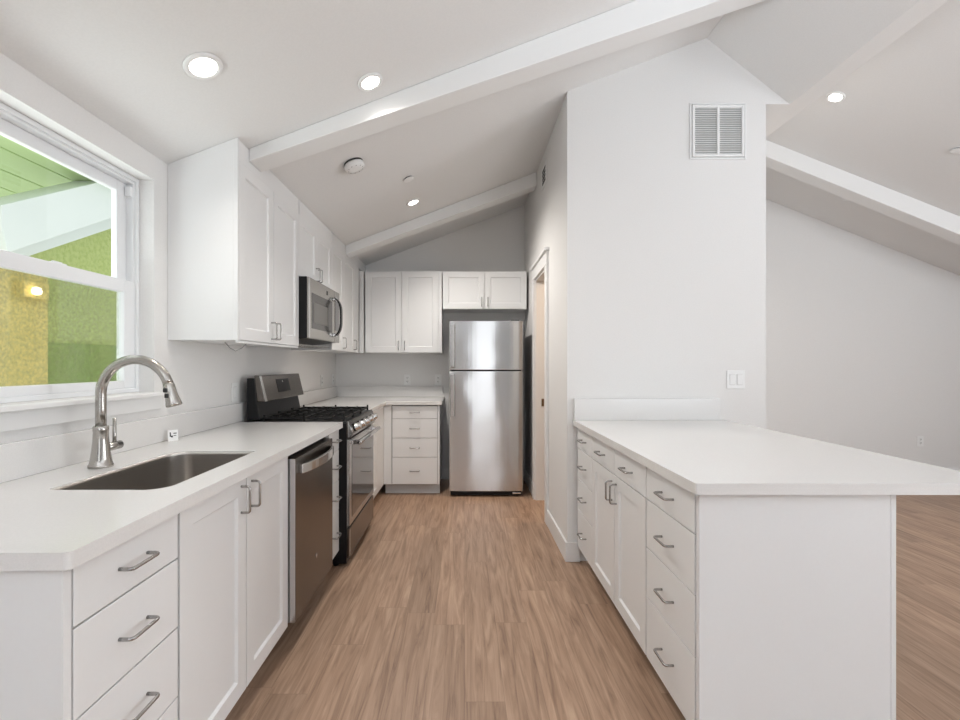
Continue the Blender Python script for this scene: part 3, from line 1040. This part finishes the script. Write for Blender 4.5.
vg = empty('vent_grille', (1.636, YP, 2.78), 0, 'large square white return air grille high on the front wall', 'vent')
VW = .182
g = MB()
def frame_ring(g, o, i_, y):
    g.box(-o, -i_, y, -.001, -o, o).box(i_, o, y, -.001, -o, o).box(-i_, i_, y, -.001, -o, -i_).box(-i_, i_, y, -.001, i_, o)
frame_ring(g, VW, VW - .011, -.010)
frame_ring(g, VW - .0145, VW - .031, -.014)
g.box(-.008, .008, -.014, -.001, -VW + .031, VW - .031)
g.build('grille_frame', M['plastic'], vg, .003)
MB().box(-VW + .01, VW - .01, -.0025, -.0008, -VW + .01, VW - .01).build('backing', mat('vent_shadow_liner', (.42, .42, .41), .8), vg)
for i in range(22):
    z = -VW + .037 + i * .01395
    MB().prism([(-.012, z - .0035), (-.0105, z - .0048), (-.003, z + .0035), (-.0045, z + .0048)], -VW + .03, VW - .03, 'x').build('louver', M['plastic'], vg)

wv = empty('wall_vent', (XP, 3.79, 2.835), HR, 'small white wall register high on the aisle wall', 'vent')
MB().box(-.10, -.082, -.011, -.001, -.085, .085).box(.082, .10, -.011, -.001, -.085, .085).box(-.082, .082, -.009, -.001, -.085, -.062).box(-.082, .082, -.009, -.001, .062, .085).build('register_frame', M['plastic'], wv, .002)
MB().box(-.0815, .0815, -.0082, -.0008, -.0615, .0615).build('backing', M['slot'], wv)
for i in range(3):
    z = -.032 + i * .032
    MB().box(-.0812, .0812, -.0095, -.0083, z - .002, z + .002).build('vane', M['plastic'], wv)


# ------------------------------------------------------------------ ceiling fittings
def ceil_matrix(x, y, left=True):
    z = CL(x) if left else CR(x)
    a = math.atan(.384) if left else -math.atan(.3954)
    return (x, y, z), a


def fit(name, x, y, left, label, cat, group=None):
    loc, a = ceil_matrix(x, y, left)
    e = empty(name, loc, 0, label, cat, group)
    e.rotation_euler = (0, -a, 0)
    return e


def downlight(x, y, left, label, power, r=.068):
    e = fit('recessed_light', x, y, left, label, 'light')
    MB().lathe([(r, -.0008), (r, -.004), (r * .93, -.009), (r * .74, -.009), (r * .70, -.005)], 32).build('trim_ring', M['plastic'], e)
    MB().lathe([(r * .74, -.002), (r * .70, -.0055), (0, -.0065)], 32).build('lens', M['lens'], e)
    l = bpy.data.lights.new('downlight', 'SPOT')
    l.energy = power; l.spot_size = math.radians(150); l.spot_blend = .8; l.shadow_soft_size = .05
    l.color = (1.0, .955, .90)
    o = bpy.data.objects.new('downlight', l)
    o.parent = e; o.location = (0, 0, -.02)
    C.objects.link(o)
    return e


downlight(-.991, 1.734, True, 'recessed ceiling light nearest the window, left of the near beam', 17, .07)
downlight(-.448, 2.168, True, 'recessed ceiling light right beside the near beam', 22, .062)
downlight(-.429, 3.803, True, 'recessed ceiling light between the two kitchen beams', 74, .06)
downlight(2.82, 3.48, False, 'recessed ceiling light in the living room beside the ridge', 48, .062)

sd_ = fit('smoke_detector', -.69, 2.835, True, 'round white smoke detector on ceiling behind the near beam', 'smoke detector')
MB().lathe([(.061, -.0008), (.061, -.008), (.055, -.010), (.055, -.0135)], 30).build('mounting_ring', M['slot'], sd_)
MB().lathe([(.062, -.0125), (.063, -.030), (.056, -.040), (.03, -.045), (0, -.046)], 30).build('cover', M['plastic'], sd_)
g = MB()
for k in range(10):
    t = 2 * PI * k / 10
    g.lathe([(.004, -.045), (0, -.0455)], 8, Matrix.Translation((.045 * math.cos(t), .045 * math.sin(t), .003)))
g.build('vent_holes', M['slot'], sd_)


def sprinkler(x, y, left, label):
    e = fit('sprinkler_cover', x, y, left, label, 'sprinkler')
    MB().lathe([(.030, -.0008), (.030, -.008), (0, -.0085)], 24).build('socket_ring', M['slot'], e)
    MB().lathe([(.040, -.0095), (.041, -.012), (.036, -.014), (0, -.0145)], 28).build('cover_disc', M['plastic'], e)
    return e


sprinkler(-.41, 3.33, True, 'round white sprinkler cover on kitchen ceiling above the far light')
sprinkler(3.79, 3.52, False, 'round white sprinkler cover at the right edge of living room ceiling')
sprinkler(3.79, 4.54, False, 'round white sprinkler cover on living room ceiling behind the beam')
